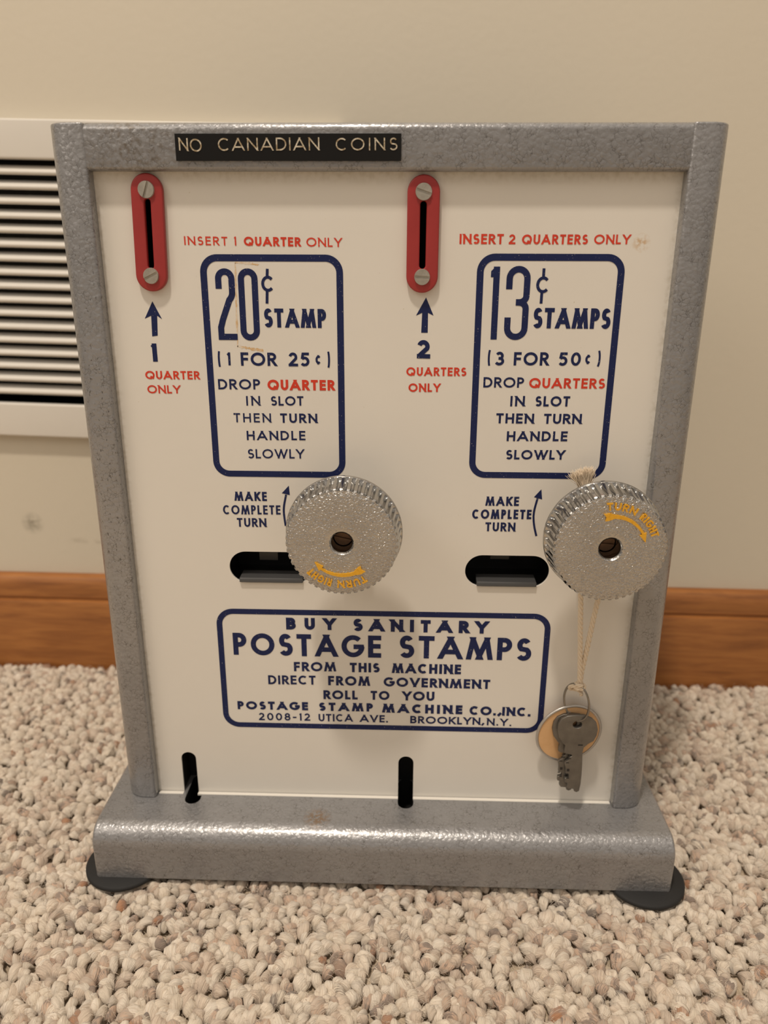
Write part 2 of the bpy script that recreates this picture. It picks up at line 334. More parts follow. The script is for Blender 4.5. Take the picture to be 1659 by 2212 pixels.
def redpaint():
    m = M('red_paint'); base = m.mix(m.noise(90, 4), (.27, .022, .022), (.36, .032, .030))
    rub = m.math('MULTIPLY', m.spot((.0105, 0, .306), .011, .2), m.ramp(m.noise(300, 3), [(.4, 0.), (.65, 1.)]))
    base = m.mix(m.math('MULTIPLY', rub, .5), base, (.30, .10, .05))
    m.set(Base_Color=base, Roughness=.42); m.bump(m.noise(700, 2), .08, .0003); return m.m
REDP = redpaint()
def steel():
    m = M('worn_screw_steel'); m.set(Base_Color=m.mix(m.noise(500, 4), (.30, .28, .24), (.60, .57, .50)), Metallic=.75, Roughness=.42)
    m.bump(m.noise(900, 3), .3, .0003); return m.m
SCREW = steel()
def chrome():
    m = M('cast_chrome'); s = m.n('SeparateXYZ', Vector=m.obj())
    rr = m.math('SQRT', m.math('ADD', m.math('MULTIPLY', s.outputs['X'], s.outputs['X']), m.math('MULTIPLY', s.outputs['Z'], s.outputs['Z'])))
    face = m.math('MULTIPLY', m.math('LESS_THAN', s.outputs['Y'], -(CAL['kf']-.5)*MM), m.ramp(rr, [(.0055, 0.0), (.0062, 1.0)]))
    m.set(Base_Color=m.mix(m.noise(60, 3), (.42, .41, .395), (.55, .54, .52)), Metallic=1.0, Roughness=m.mix(face, (.15,)*3, (.26,)*3))
    h = m.math('MULTIPLY', m.noise(1150, 2.0, .5, None, .6), face)
    m.bump(h, .75, .0009); return m.m
CHROME = chrome()
def yellowp():
    m = M('yellow_paint'); m.set(Base_Color=m.mix(m.noise(900, 3), (.60, .29, .012), (.78, .42, .02)), Roughness=.35); return m.m
YEL = yellowp()
TAPEM = simple('black_embossing_tape', (.010, .0095, .009), .30); TAPEM.b.inputs['Specular IOR Level'].default_value = .22; TAPEM = TAPEM.m
EMB = M('embossed_white'); EMB.set(Base_Color=EMB.mix(EMB.ramp(EMB.noise(900, 3), [(.4, 0.), (.6, 1.)]), (.30, .22, .12), (.62, .57, .46)), Roughness=.5); EMB = EMB.m
RUB = M('black_rubber'); RUB.set(Base_Color=(.010, .010, .010), Roughness=.75); RUB.bump(RUB.noise(900, 3), .3, .0003); RUB = RUB.m
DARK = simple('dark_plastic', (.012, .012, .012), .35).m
LIPM = M('dark_grey_plastic'); LIPM.set(Base_Color=(.06, .06, .06), Roughness=.32); LIPM.bump(LIPM.noise(700, 2), .1, .0003); LIPM = LIPM.m
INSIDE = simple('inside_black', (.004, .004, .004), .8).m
BRASS = M('old_brass'); BRASS.set(Base_Color=BRASS.mix(BRASS.noise(400, 3), (.10, .055, .03), (.22, .13, .08)), Metallic=.7, Roughness=.5); BRASS = BRASS.m
def cordm():
    m = M('cotton_cord'); m.set(Base_Color=m.mix(m.noise(900, 3), (.62, .50, .36), (.78, .67, .52)), Roughness=.9)
    m.bump(m.noise(2600, 2), .3, .0003); return m.m
CORD = cordm()
def keym():
    m = M('dull_nickel'); m.set(Base_Color=m.mix(m.noise(230, 4), (.13, .122, .11), (.23, .215, .19)), Metallic=.8, Roughness=.44)
    m.bump(m.noise(1200, 3), .15, .0003); return m.m
KEYM = keym()
WIRE = simple('ring_wire', (.30, .28, .25), .25, 1.0).m
def paperm():
    m = M('orange_tag_card'); m.set(Base_Color=m.mix(m.noise(160, 4), (.62, .36, .16), (.78, .50, .26)), Roughness=.75)
    return m.m
PAPER = paperm()
RIM = simple('tag_rim', (.50, .48, .45), .35, .8).m
def wallm():
    m = M('cream_wall_paint')
    base = m.mix(m.noise(4, 3), (.615, .562, .455), (.645, .59, .482))
    sx, sz = SMUDGE[0]
    sm = m.math('MULTIPLY', m.spot((sx*MM, 0, sz*MM), .0095, .0), m.ramp(m.noise(260, 3), [(.32, 0.), (.56, 1.)]))
    base = m.mix(m.math('MULTIPLY', sm, .75), base, (.16, .14, .10))
    s2 = m.math('MULTIPLY', m.spot((-.222, 0, .100), .020, .5, (.55, 1, 7)), m.ramp(m.noise(90, 3), [(.45, 0.), (.6, 1.)]))
    base = m.mix(m.math('MULTIPLY', s2, .4), base, (.35, .30, .22))
    m.set(Base_Color=base, Roughness=.55)
    h = m.noise(210, 3, .5); m.bump(h, .12, .0009); return m.m
WALL = wallm()
def woodm():
    m = M('stained_oak')
    v = m.mapped(scale=(1.6, 9, 15))
    g = m.noise(9, 5, .6, v, .8); fine = m.noise(60, 4, .6, m.mapped(scale=(.5, 6, 9)))
    base = m.ramp(g, [(.25, (.19, .066, .016)), (.45, (.29, .108, .027)), (.60, (.36, .142, .036)), (.8, (.42, .172, .046))])
    base = m.mix(m.math('MULTIPLY', m.ramp(fine, [(.5, 0.), (.75, 1.)]), .35), base, (.12, .04, .012))
    m.set(Base_Color=base, Roughness=.42); m.bump(fine, .06, .0005); return m.m
WOOD = woodm()
VENTM = M('white_vent_enamel'); VENTM.set(Base_Color=VENTM.mix(VENTM.noise(25, 3), (.66, .625, .565), (.71, .675, .61)), Roughness=.38); VENTM = VENTM.m

# ------------------------------------------------------------------ stroke lettering
def A(cx, cy, rx, ry, a0, a1, n=14): return arc2(cx, cy, rx, ry, a0, a1, n)
def L(*p): return list(p)
O_ = A(.5, .5, .5, .5, 0, 360, 32)[:-1]
SQ, DI, BT = 1, 2, 0      # ends: square cap, diagonal (extended and trimmed to the line), butt
def st(p, a=SQ, b=SQ, closed=False): return (p, a, b, closed)
S_ = A(.5, .74, .43, .26, 32, 90, 5)[:-1]+A(.5, .74, .43, .26, 90, 232, 9)+A(.5, .265, .5, .265, 55, -90, 10)+A(.5, .265, .5, .265, -90, -148, 5)[1:]
C_ = A(.56, .5, .56, .5, 48, 312, 22)
G = {
 'A': (.90, [st(L((0, 0), (.5, 1)), DI, DI), st(L((.5, 1), (1, 0)), DI, DI), st(L((.17, .27), (.83, .27)), BT, BT)]),
 'B': (.62, [st(L((0, 0), (0, 1))), st(L((0, 1), (.48, 1))[:1]+A(.5, .765, .42, .235, 90, -90)+[(0, .53)], SQ, BT), st(L((0, .53))+A(.48, .265, .52, .265, 90, -90)+[(0, 0)], BT, SQ)]),
 'C': (.80, [st(C_, BT, BT)]),
 'D': (.74, [st(L((0, 0), (0, 1))), st(L((0, 1))+A(.35, .5, .65, .5, 90, -90, 20)+[(0, 0)])]),
 'E': (.54, [st(L((0, 0), (0, 1))), st(L((0, 1), (1, 1))), st(L((0, .52), (.93, .52))), st(L((0, 0), (1, 0)))]),
 'F': (.52, [st(L((0, 0), (0, 1))), st(L((0, 1), (1, 1))), st(L((0, .50), (.9, .50)))]),
 'G': (.92, [st(A(.52, .5, .52, .5, 46, 352, 26)+[(1.02, .47)], BT, BT), st(L((.55, .47), (1.0, .47)), BT, SQ)]),
 'H': (.70, [st(L((0, 0), (0, 1))), st(L((1, 0), (1, 1))), st(L((0, .51), (1, .51)))]),
 'I': (.0, [st(L((.5, 0), (.5, 1)))]),
 'K': (.68, [st(L((0, 0), (0, 1))), st(L((.0, .36), (.92, 1)), BT, DI), st(L((.30, .56), (.97, 0)), BT, DI)]),
 'L': (.48, [st(L((0, 0), (0, 1))), st(L((0, 0), (1, 0)))]),
 'M': (1.0, [st(L((0, 0), (.17, 1)), DI, DI), st(L((.17, 1), (.5, .08)), DI, DI), st(L((.5, .08), (.83, 1)), DI, DI), st(L((.83, 1), (1, 0)), DI, DI)]),
 'N': (.76, [st(L((0, 0), (0, 1))), st(L((0, 1), (1, 0)), DI, DI), st(L((1, 0), (1, 1)))]),
 'O': (.98, [st(O_, closed=True)]),
 'P': (.56, [st(L((0, 0), (0, 1))), st(L((0, 1))+A(.46, .735, .54, .265, 90, -90)+[(0, .47)], SQ, BT)]),
 'Q': (1.0, [st(O_, closed=True), st(L((.56, .32), (.99, -.02)), BT, BT)]),
 'R': (.62, [st(L((0, 0), (0, 1))), st(L((0, 1))+A(.44, .745, .50, .255, 90, -90)+[(0, .49)], SQ, BT), st(L((.40, .49), (.97, 0)), BT, DI)]),
 'S': (.58, [st(S_, BT, BT)]),
 'T': (.60, [st(L((0, 1), (1, 1))), st(L((.5, 0), (.5, 1)))]),
 'U': (.66, [st(L((0, 1), (0, .36))+A(.5, .36, .5, .36, 180, 360, 16)[1:]+[(1, 1)])]),
 'V': (.82, [st(L((0, 1), (.5, 0)), DI, DI), st(L((.5, 0), (1, 1)), DI, DI)]),
 'W': (1.2, [st(L((0, 1), (.27, 0)), DI, DI), st(L((.27, 0), (.5, 1)), DI, DI), st(L((.5, 1), (.73, 0)), DI, DI), st(L((.73, 0), (1, 1)), DI, DI)]),
 'Y': (.74, [st(L((0, 1), (.5, .44)), DI, BT), st(L((1, 1), (.5, .44)), DI, BT), st(L((.5, 0), (.5, .50)), SQ, BT)]),
 '0': (.62, [st(O_, closed=True)]),
 '1': (.30, [st(L((.75, 0), (.75, 1))), st(L((-.05, .86), (.75, .98)), BT, BT)]),
 '2': (.58, [st(A(.47, .70, .45, .30, 165, -28, 14)+[(.06, .06)], BT, BT), st(L((0, 0), (1, 0)))]),
 '3': (.56, [st(A(.48, .75, .42, .25, 150, -75, 12)+[(.35, .53)], BT, BT), st(L((.35, .53))+A(.47, .27, .53, .27, 78, -152, 14), BT, BT)]),
 '5': (.58, [st(L((.92, 1), (.22, 1), (.08, .55)), SQ, BT), st(L((.08, .55))+A(.45, .32, .52, .32, 112, -145, 14), BT, BT)]),
 '8': (.58, [st(A(.5, .75, .42, .25, 0, 360, 20)[:-1], closed=True), st(A(.5, .26, .5, .26, 0, 360, 20)[:-1], closed=True)]),
 '(': (.26, [st(A(1.0, .5, 1.0, .62, 127, 233, 10), BT, BT)]),
 ')': (.26, [st(A(0, .5, 1.0, .62, -53, 53, 10), BT, BT)]),
 '¢': (.60, [st(A(.55, .5, .50, .36, 48, 312, 16), BT, BT), st(L((.5, .8), (.56, 1.06)), BT, BT), st(L((.5, .2), (.46, -.06)), BT, BT)]),
 '-': (.36, [st(L((0, .42), (1, .42)))]),
 '.': (.0, [st(L((.5, 0), (.5, .004)))]),
 ',': (.0, [st(L((.9, .08), (.1, -.16)), SQ, BT)]),
}
def clipz(poly, z0, z1):
    for lim, sg in ((z0, 1), (z1, -1)):
        out = []
        for i in range(len(poly)):
            a, b = poly[i], poly[(i+1) % len(poly)]; da, db = (a[1]-lim)*sg, (b[1]-lim)*sg
            if da >= 0: out.append(a)
            if (da < 0) != (db < 0):
                t = da/(da-db); out.append((a[0]+(b[0]-a[0])*t, lim))
        poly = out
        if len(poly) < 3: return []
    return poly
def stroke(pts, s, ea=0.0, eb=0.0, closed=False):
    P = [Vector(p) for p in pts]; Q = [P[0]]
    for p in P[1:]:
        if (p-Q[-1]).length > 1e-6: Q.append(p)
    P = Q; n = len(P)
    if not closed:
        P[0] = P[0]-(P[1]-P[0]).normalized()*ea; P[-1] = P[-1]+(P[-1]-P[-2]).normalized()*eb
    off = []
    for i in range(n):
        d1 = (P[i]-P[i-1]).normalized() if (i > 0 or closed) else None
        d2 = (P[(i+1) % n]-P[i]).normalized() if (i < n-1 or closed) else None
        d1 = d1 or d2; d2 = d2 or d1
        n1 = Vector((-d1.y, d1.x)); n2 = Vector((-d2.y, d2.x)); m = n1+n2
        m = m.normalized() if m.length > 1e-4 else n1
        k = max(m.dot(n1), .45); off.append(m*(s/2/k))
    out = []
    for i in range(n if closed else n-1):
        j = (i+1) % n
        out.append([tuple(P[i]-off[i]), tuple(P[j]-off[j]), tuple(P[j]+off[j]), tuple(P[i]+off[i])])
    return out
def glyph(ch, Wd, h, s):
    """polygons of one letter in a box Wd x h, stroke s"""
    polys = []
    ww = max(Wd-s, 0.0)
    for pts, a, b, closed in G[ch][1]:
        q = [(s/2+x*ww, s/2+y*(h-s)) for x, y in pts]
        if ch in '.,': q = [(s*x, s/2+y*h) for x, y in pts]
        e = {0: 0.0, 1: s/2, 2: s*1.3}
        ps = stroke(q, s, e[a], e[b], closed)
        if ch not in '()¢,Q': ps = [clipz(p, 0.0, h) for p in ps]
        polys += [p for p in ps if len(p) > 2]
    return polys
def word(text, width, h, s):
    """letters fitted into width; returns (x offset, polygons) per letter"""
    ws = [G[c][0]*h for c in text]; isI = [c in 'I.,' for c in text]; n = len(text); g0 = .17*h
    fix = sum(s for i in isI if i); var = sum(w for w, i in zip(ws, isI) if not i)
    if n == 1: k = (width-fix)/var if var else 1; gap = 0
    else:
        k = (width-fix-g0*(n-1))/var; k = min(max(k, .82), 1.2); gap = (width-fix-k*var)/(n-1)
        if gap < .09*h: gap = .09*h; k = (width-fix-gap*(n-1))/var
    x = 0; out = []
    for c, w, i in zip(text, ws, isI):
        w = s if i else w*k
        out.append((x, w, glyph(c, w, h, s))); x += w+gap
    return out
INK_Y = -.10
def flat(mb, poly, y=INK_Y):
    y = y-.006*(len(mb.F) % 9)              # neighbouring strokes never share a plane
    if sum(poly[i][0]*poly[(i+1) % len(poly)][1]-poly[(i+1) % len(poly)][0]*poly[i][1] for i in range(len(poly))) < 0: poly = poly[::-1]
    mb.add([(x, y, z) for x, z in poly], [tuple(range(len(poly)))])
def lettering(mb, items, y=INK_Y, depth=0.0):
    for _, text, x0, z0, x1, z1, h, wt, _c in items:
        ln = math.hypot(x1-x0, z1-z0); ux, uz = (x1-x0)/ln, (z1-z0)/ln
        for x, w, polys in word(text, ln, h, wt*h*1.1):
            for p in polys:
                q = [(x0+(x+a)*ux, z0+(x+a)*uz+b) for a, b in p]
                if sum(q[i][0]*q[(i+1) % len(q)][1]-q[(i+1) % len(q)][0]*q[i][1] for i in range(len(q))) < 0: q = q[::-1]
                if depth: mb.prism(q, y-depth-.012*(len(mb.F) % 5), y)
                else: flat(mb, q, y)

# ------------------------------------------------------------------ the setting
wk = math.tan(CAL['wy']); WD = CAL['wd']
def wall_root(name, loc=(0, 0, 0)): return None
WM = Matrix.Translation((0, WD*MM, 0)) @ Matrix.Rotation(math.atan(wk), 4, 'Z')   # wall frame: x along the wall, -y into the room
def on_wall(o): o.matrix_world = WM; return o
w = MB().box(-1600, 1600, 0, 60, -20, 2400).build('wall_back', WALL); on_wall(w); tag(w, kind='structure')
fl = MB().box(-1600, 1600, -2200, 260, -60, -7).build('floor', None); tag(fl, kind='structure')
bb = along_x(plate([[(0, 0-8), (0, 73), (-2.5, 73), (-6.5, 71.8), (-8.6, 68.5), (-9.4, 63), (-9.8, 56.6), (-8.6, 55.2), (-8.8, 54.2), (-11.4, 53.4), (-12.2, 51.5), (-12.2, -8)]], 3000))
bb = link('baseboard_back', autosmooth(bb, 30), WOOD); on_wall(bb); tag(bb, kind='structure')

# ------------------------------------------------------------------ carpet
def carpet_material():
    m = M('berber_loop_yarn')
    yarn = m.n('Attribute', attribute_name='yarn').outputs['Fac']
    fib = m.n('Attribute', attribute_name='fib').outputs['Vector']
    pos = m.n('NewGeometry').outputs['Position']
    patch = m.noise(140, 2, .5, pos); fn = m.noise(1.0, 4, .62, fib)
    v = m.math('ADD', m.math('MULTIPLY', yarn, .70), m.math('ADD', m.math('MULTIPLY', patch, .38), m.math('MULTIPLY', fn, .26)))   # mean .67
    cols = [(.30, (.76, .665, .54)), (.45, (.82, .735, .62)), (.56, (.75, .65, .52)), (.68, (.80, .71, .59)), (.78, (.72, .60, .475)), (.86, (.66, .545, .435)), (.925, (.52, .42, .335)), (.965, (.66, .46, .33)), (.99, (.42, .33, .27)), (1.0, (.28, .22, .18))]
    base = m.ramp(v, cols)
    rust = m.math('MULTIPLY', m.ramp(yarn, [(.983, 0.), (.985, 1.)]), m.ramp(m.math('ADD', m.math('MULTIPLY', patch, .6), m.math('MULTIPLY', fn, .4)), [(.44, 0.), (.54, 1.)]))
    base = m.mix(m.math('MULTIPLY', rust, .85), base, (.48, .22, .10))
    dark = m.math('MULTIPLY', m.ramp(yarn, [(.022, 1.), (.024, 0.)]), m.ramp(m.math('ADD', m.math('MULTIPLY', patch, .5), m.math('MULTIPLY', fn, .5)), [(.46, 0.), (.54, 1.)]))
    base = m.mix(m.math('MULTIPLY', dark, .85), base, (.09, .07, .065))
    base = m.mix(m.ramp(fn, [(.47, 0.), (.74, .65)]), base, (.46, .345, .25))
    m.set(Base_Color=base, Roughness=.95)
    m.b.inputs['Sheen Weight'].default_value = .2
    m.bump(m.noise(1.5, 4, .65, fib), .95, .0009)
    return m.m
CARP = carpet_material()
fb = M('carpet_backing')
fbn = fb.noise(160, 3); fb.set(Base_Color=fb.ramp(fbn, [(.3, (.33, .26, .19)), (.5, (.55, .45, .33)), (.7, (.66, .56, .43))]), Roughness=1.0); fb.bump(fbn, 1.0, .004)
fl.data.materials.append(fb.m)
def carpet():
    rng = np.random.default_rng(7)
    x0, x1, y0, y1 = -370., 370., -175., WD+2
    sx, sy = 4.3, 4.7
    gx, gy = np.meshgrid(np.arange(x0, x1, sx), np.arange(y0, y1, sy)); gx = gx+(np.arange(gx.shape[0]) % 2)[:, None]*sx/2
    cx = gx.ravel()+rng.normal(0, 1.5, gx.size); cy = gy.ravel()+rng.normal(0, 1.5, gx.size)
    ok = cy < WD+wk*cx-14.5; cx, cy = cx[ok], cy[ok]; N = cx.size
    NU, NV = 16, 11
    u = np.linspace(0, 2*np.pi, NU, endpoint=False); v = np.linspace(0, 1, NV)
    Ln = rng.uniform(6.0, 11.5, N)*rng.choice([1, 1, 1, .7], N); Rr = rng.uniform(1.9, 3.7, N)*rng.choice([1, 1, 1, 1.15], N)
    Hh = rng.uniform(1.5, 3.0, N); ang = np.pi/2+rng.normal(0, .85, N); top = rng.normal(-.4, .6, N)
    inside = (np.abs(cx) < 132) & (cy > -16) & (cy < 104)
    keep = ~inside; cx, cy = cx[keep], cy[keep]; N = cx.size
    Ln, Rr, Hh, ang, top = [q[keep] for q in (Ln, Rr, Hh, ang, top)]
    under = (np.abs(cx) < 150) & (cy > -36) & (cy < 122)
    for fx, fy, fr in FEET: under |= (cx-fx)**2+(cy-fy)**2 < (fr+2)**2
    top = np.where(under, np.minimum(top-.2, .05), top)
    ply = rng.choice([2, 3, 3, 4], N); tw = rng.uniform(.4, 1.5, N)*rng.choice([-1, 1], N); ph = rng.uniform(0, 6.28, N); amp = rng.uniform(.06, .22, N)
    U, V = np.meshgrid(u, v, indexing='ij')
    U = U[None]; V = V[None]; e = lambda a: a[:, None, None]
    prof = np.clip(np.sin(np.pi*np.clip(V, .0, 1.)), 0, 1)**.55
    bend = rng.normal(0, .9, N)
    rad = e(Rr)*(.12+.88*prof)*(1+e(amp)*np.cos(e(ply)*U+2*np.pi*e(tw)*V+e(ph))+.06*np.cos(5*U+e(ph)*3+7*V)+.05*np.cos(7*U+2*np.pi*1.2*e(tw)*V+e(ph)*5))
    lx = (V-.5)*e(Ln); ly = rad*np.cos(U)+e(bend)*(1-(2*V-1)**2); lz = rad*.92*np.sin(U)-e(Hh)*(2*V-1)**2
    lz = lz-e(Rr)*.92+e(top)
    c, s = e(np.cos(ang)), e(np.sin(ang))
    X = e(cx)+lx*c-ly*s; Y = e(cy)+lx*s+ly*c; Zc = lz
    co = np.stack([X, Y, Zc], -1).reshape(N, -1, 3)
    verts = co.reshape(-1, 3)*MM
    NB = len(verts); NHAIR = 60000
    hid = rng.integers(0, N, NHAIR); ux_ = rng.uniform(0, 2*np.pi, NHAIR)
    p0 = np.stack([cx[hid]+rng.normal(0, 2.2, NHAIR), cy[hid]+rng.normal(0, 2.2, NHAIR), top[hid]-.9+rng.uniform(-1.2, .6, NHAIR)], -1)
    dr = np.stack([np.cos(ux_), np.sin(ux_), 0*ux_], -1); ln = rng.uniform(1.5, 4.2, NHAIR)[:, None]; sd = np.stack([-np.sin(ux_), np.cos(ux_), 0*ux_], -1)*rng.normal(0, .6, NHAIR)[:, None]
    rings = []
    for f, w_, hz in ((0, .075, -.4), (.35, .07, .55), (.7, .06, .75), (1, .03, .2)):
        c_ = p0+dr*ln*f+sd*(f*(1-f)*4)+np.array([0, 0, 1.])*hz*rng.uniform(.5, 1.3, NHAIR)[:, None]
        for a_ in (0, 2.09, 4.19): rings.append(c_+np.stack([-np.sin(ux_)*np.cos(a_), np.cos(ux_)*np.cos(a_), 0*ux_+np.sin(a_)], -1)*w_)
    hv = np.stack(rings, 1)
    verts = np.concatenate([verts, hv.reshape(-1, 3)*MM])
    hq = np.array([[r_*3+k_, r_*3+(k_+1) % 3, (r_+1)*3+(k_+1) % 3, (r_+1)*3+k_] for r_ in range(3) for k_ in range(3)])
    HQ = (NB+np.arange(NHAIR)[:, None, None]*12+hq[None]).reshape(-1, 4)
    iu = np.arange(NU); a = np.stack(np.meshgrid(iu, np.arange(NV-1), indexing='ij'), -1).reshape(-1, 2)
    q = np.stack([a[:, 0]*NV+a[:, 1], a[:, 0]*NV+a[:, 1]+1, ((a[:, 0]+1) % NU)*NV+a[:, 1]+1, ((a[:, 0]+1) % NU)*NV+a[:, 1]], -1)
    Q = (np.arange(N)[:, None, None]*NU*NV+q[None]).reshape(-1, 4)
    Q = np.concatenate([Q, HQ]); me = bpy.data.meshes.new('carpet_pile'); nf = len(Q)
    me.vertices.add(len(verts)); me.vertices.foreach_set('co', verts.ravel())
    me.loops.add(nf*4); me.loops.foreach_set('vertex_index', Q.ravel().astype(np.int32))
    me.polygons.add(nf); me.polygons.foreach_set('loop_start', (np.arange(nf)*4).astype(np.int32))
    me.update(calc_edges=True)
    at = me.attributes.new('yarn', 'FLOAT', 'POINT')
    # yarn colour runs on for several loops: smooth random field plus jitter
    yv = rng.uniform(0, 1, N); at.data.foreach_set('value', np.concatenate([np.repeat(yv, NU*NV), np.repeat(np.clip(yv[hid], .05, .8), 12)]).astype(np.float32))
    fv = np.stack([np.cos(U+2.2*e(tw)*V)*4.2, np.sin(U+2.2*e(tw)*V)*4.2, np.broadcast_to(V*1.0, (1, NU, NV))+e(ph)*40], -1).reshape(-1, 3)
    at = me.attributes.new('fib', 'FLOAT_VECTOR', 'POINT'); at.data.foreach_set('vector', np.concatenate([fv, np.repeat(rng.uniform(0, 50, (NHAIR, 3)), 12, axis=0)]).ravel().astype(np.float32))
    o = link('carpet_pile', me, CARP, smooth=True)
    tag(o, 'cream and tan flecked nubby loop pile carpet covering the floor', 'carpet', kind='stuff')
    return o
carpet()

# ------------------------------------------------------------------ wall vent
VT = WM @ Matrix.Translation((-.262, 0, .2856)) @ Matrix.Rotation(math.radians(1.25), 4, 'Y') @ Matrix.Translation((.262, 0, -.2856))
vr = empty('wall_vent'); vr.matrix_world = VT
tag(vr, 'white louvered metal wall vent behind the left side of the grey machine', 'vent')
VX0, VX1 = -480., -35.
vz0, vz1, oz0, oz1 = 182.1, 389.2, 206.0, 365.6
fr = front(plate([[(VX0, vz0), (VX1, vz0), (VX1, vz1), (VX0, vz1)], [(VX0+24, oz0), (VX0+24, oz1), (VX1-24, oz1), (VX1-24, oz0)]], 7.0, 1.6, 4), -3.5)
link('vent_frame', autosmooth(fr, 40), VENTM, vr)
b = MB(); b.box(VX0+20, VX1-20, 30, 31, oz0-4, oz1+4)
b.box(VX0+20, VX1-20, 0.5, 30, oz1+1, oz1+2).box(VX0+20, VX1-20, 0.5, 30, oz0-2, oz0-1)
# (the duct is an opening in the wall: cut below)
b.build('duct_backing', INSIDE, vr)
prof = [(-4.6, -.5), (-5.6, .0), (-6.0, .9), (-5.7, 1.9), (-4.9, 2.7), (.6, 5.6), (1.3, 4.8), (-3.6, 1.6), (-3.9, .2)]
sl = along_x(plate([[(y, z-.6) for y, z in prof][::-1]], VX1-VX0-47)); autosmooth(sl, 50); sl.transform(Matrix.Translation(((VX0+VX1)/2*MM, 0, 0)))
for i in range(17):
    z = 357.4-(357.4-213.6)*i/16
    o = link('slat', sl, VENTM, vr); o.location = (0, 0, z*MM)
# opening in the wall behind the vent
cut = MB().box(VX0+22, VX1-22, -5, 40, oz0-1, oz1+1).build('cutter', INSIDE); cut.matrix_world = VT
w.data.materials.append(INSIDE)
md = w.modifiers.new('b', 'BOOLEAN'); md.object = cut; md.solver = 'EXACT'
bpy.context.view_layer.update(); dg = bpy.context.evaluated_depsgraph_get()
nm = bpy.data.meshes.new_from_object(w.evaluated_get(dg)); w.modifiers.clear(); w.data = nm; bpy.data.objects.remove(cut)

# ------------------------------------------------------------------ stamp machine
t, zb, zr, zt, wo = CAL['t'], CAL['zb'], CAL['zr'], CAL['zt'], CAL['wo']
root = empty('stamp_machine')
tag(root, 'grey hammered metal postage stamp vending machine with cream front standing on the carpet', 'stamp machine')
# base
Bf, Wb, zf, Rb = CAL['B'], CAL['Wb'], CAL['zf'], 10.0
pr = [(118, zf), (118, zb-3)]+arc2(115, zb-3, 3, 3, 0, 90, 5)[1:]+arc2(-Bf+Rb, zb-Rb, Rb, Rb, 90, 180, 14)+[(-Bf, zf)]
bme = along_x(plate([pr], 2*Wb, 1.6, 3)); autosmooth(bme, 40); bme.materials.append(HAM)
base = link('base', bme, None, root)
cm = MB()
for (sx0, sz), (nx, ny) in zip([(COINSLOT[0][0][0], 0), (COINSLOT[1][0][0], 0)], NOTCH):
    me = plate([stadium(nx-4.1, nx+4.1, ny, 14)], 60); me.transform(Matrix.Translation((0, 0, .040)))
    co = bpy.data.objects.new('cutter', me); S.collection.objects.link(co); me.materials.append(INSIDE)
    base.data.materials.append(INSIDE) if INSIDE.name not in base.data.materials else None
    md = base.modifiers.new('b', 'BOOLEAN'); md.object = co; md.solver = 'EXACT'
    try: md.material_mode = 'TRANSFER'
    except Exception: pass
    bpy.context.view_layer.update(); dg = bpy.context.evaluated_depsgraph_get()
    nm = bpy.data.meshes.new_from_object(base.evaluated_get(dg)); base.modifiers.clear(); base.data = nm; bpy.data.objects.remove(co)
for sl_ in base.data.polygons:                    # smooth only the rounded edges, keep the flat faces flat
    sl_.use_smooth = True
base.data.set_sharp_from_angle(angle=math.radians(40))
wn = base.modifiers.new('normals', 'WEIGHTED_NORMAL'); wn.keep_sharp = True; wn.weight = 100
# rubber feet
for fx, fy in ((FEET[0][0]+.5, FEET[0][1]), (FEET[1][0]-.5, FEET[1][1]+.5), (FEET[0][0], 100.), (FEET[1][0], 100.)):
    V, F = lathe([(0.01, 0), (19.6, 0), (20.4, .6), (20.4, 1.9), (19.4, 2.6), (11, 2.9), (0.01, 2.9)], 56)
    V = [(fx+x, fy-z, y+.25) for x, y, z in V]
    MB().add(V, F).build('rubber_foot', RUB, root, True)
# side posts with the side walls behind them
def post(sg):
    pf = [(-120.3, 1.4), (-120.3, -t+2.0)]+arc2(-121.9, -t+1.6, 1.6, 1.6, 0, -90, 5)[1:]+arc2(-wo+9.5, -t+9.0, 9.5, 9.0, -90, -180, 12)+[(-wo, 112), (-wo+2, 112), (-wo+2, 8), (-wo+8, 1.4)]
    if sg > 0: pf = [(-x, y) for x, y in pf][::-1]
    me = plate([pf], zt+.6-zb, .8, 3); me.transform(Matrix.Translation((0, 0, (zt+.6+zb)/2*MM)))
    return link('side_panel', autosmooth(me, 40), HAM, root)
post(-1); post(1)
tp = [(2.0, zr), (-t+1.6, zr)]+arc2(-t+2.0, zr+1.4, 1.4, 1.4, -90, -180, 4)[1:]+arc2(-t+3.6, zt-2.2, 3.0, 3.0, 180, 90, 8)+[(112, zt+.8), (112, zt-2), (4, zt-2), (2.0, zt-4)]
me = along_x(plate([tp], 2*121.4, .3, 1)); link('top_rail', autosmooth(me, 40), HAM, root)
MB().box(-wo+1, wo-1, 9, 112.5, zt-2.6, zt-.6).build('lid', HAM, root)
MB().box(-wo+1, wo-1, 110, 112, zb-.5, zt-1).build('back_panel', HAM, root)
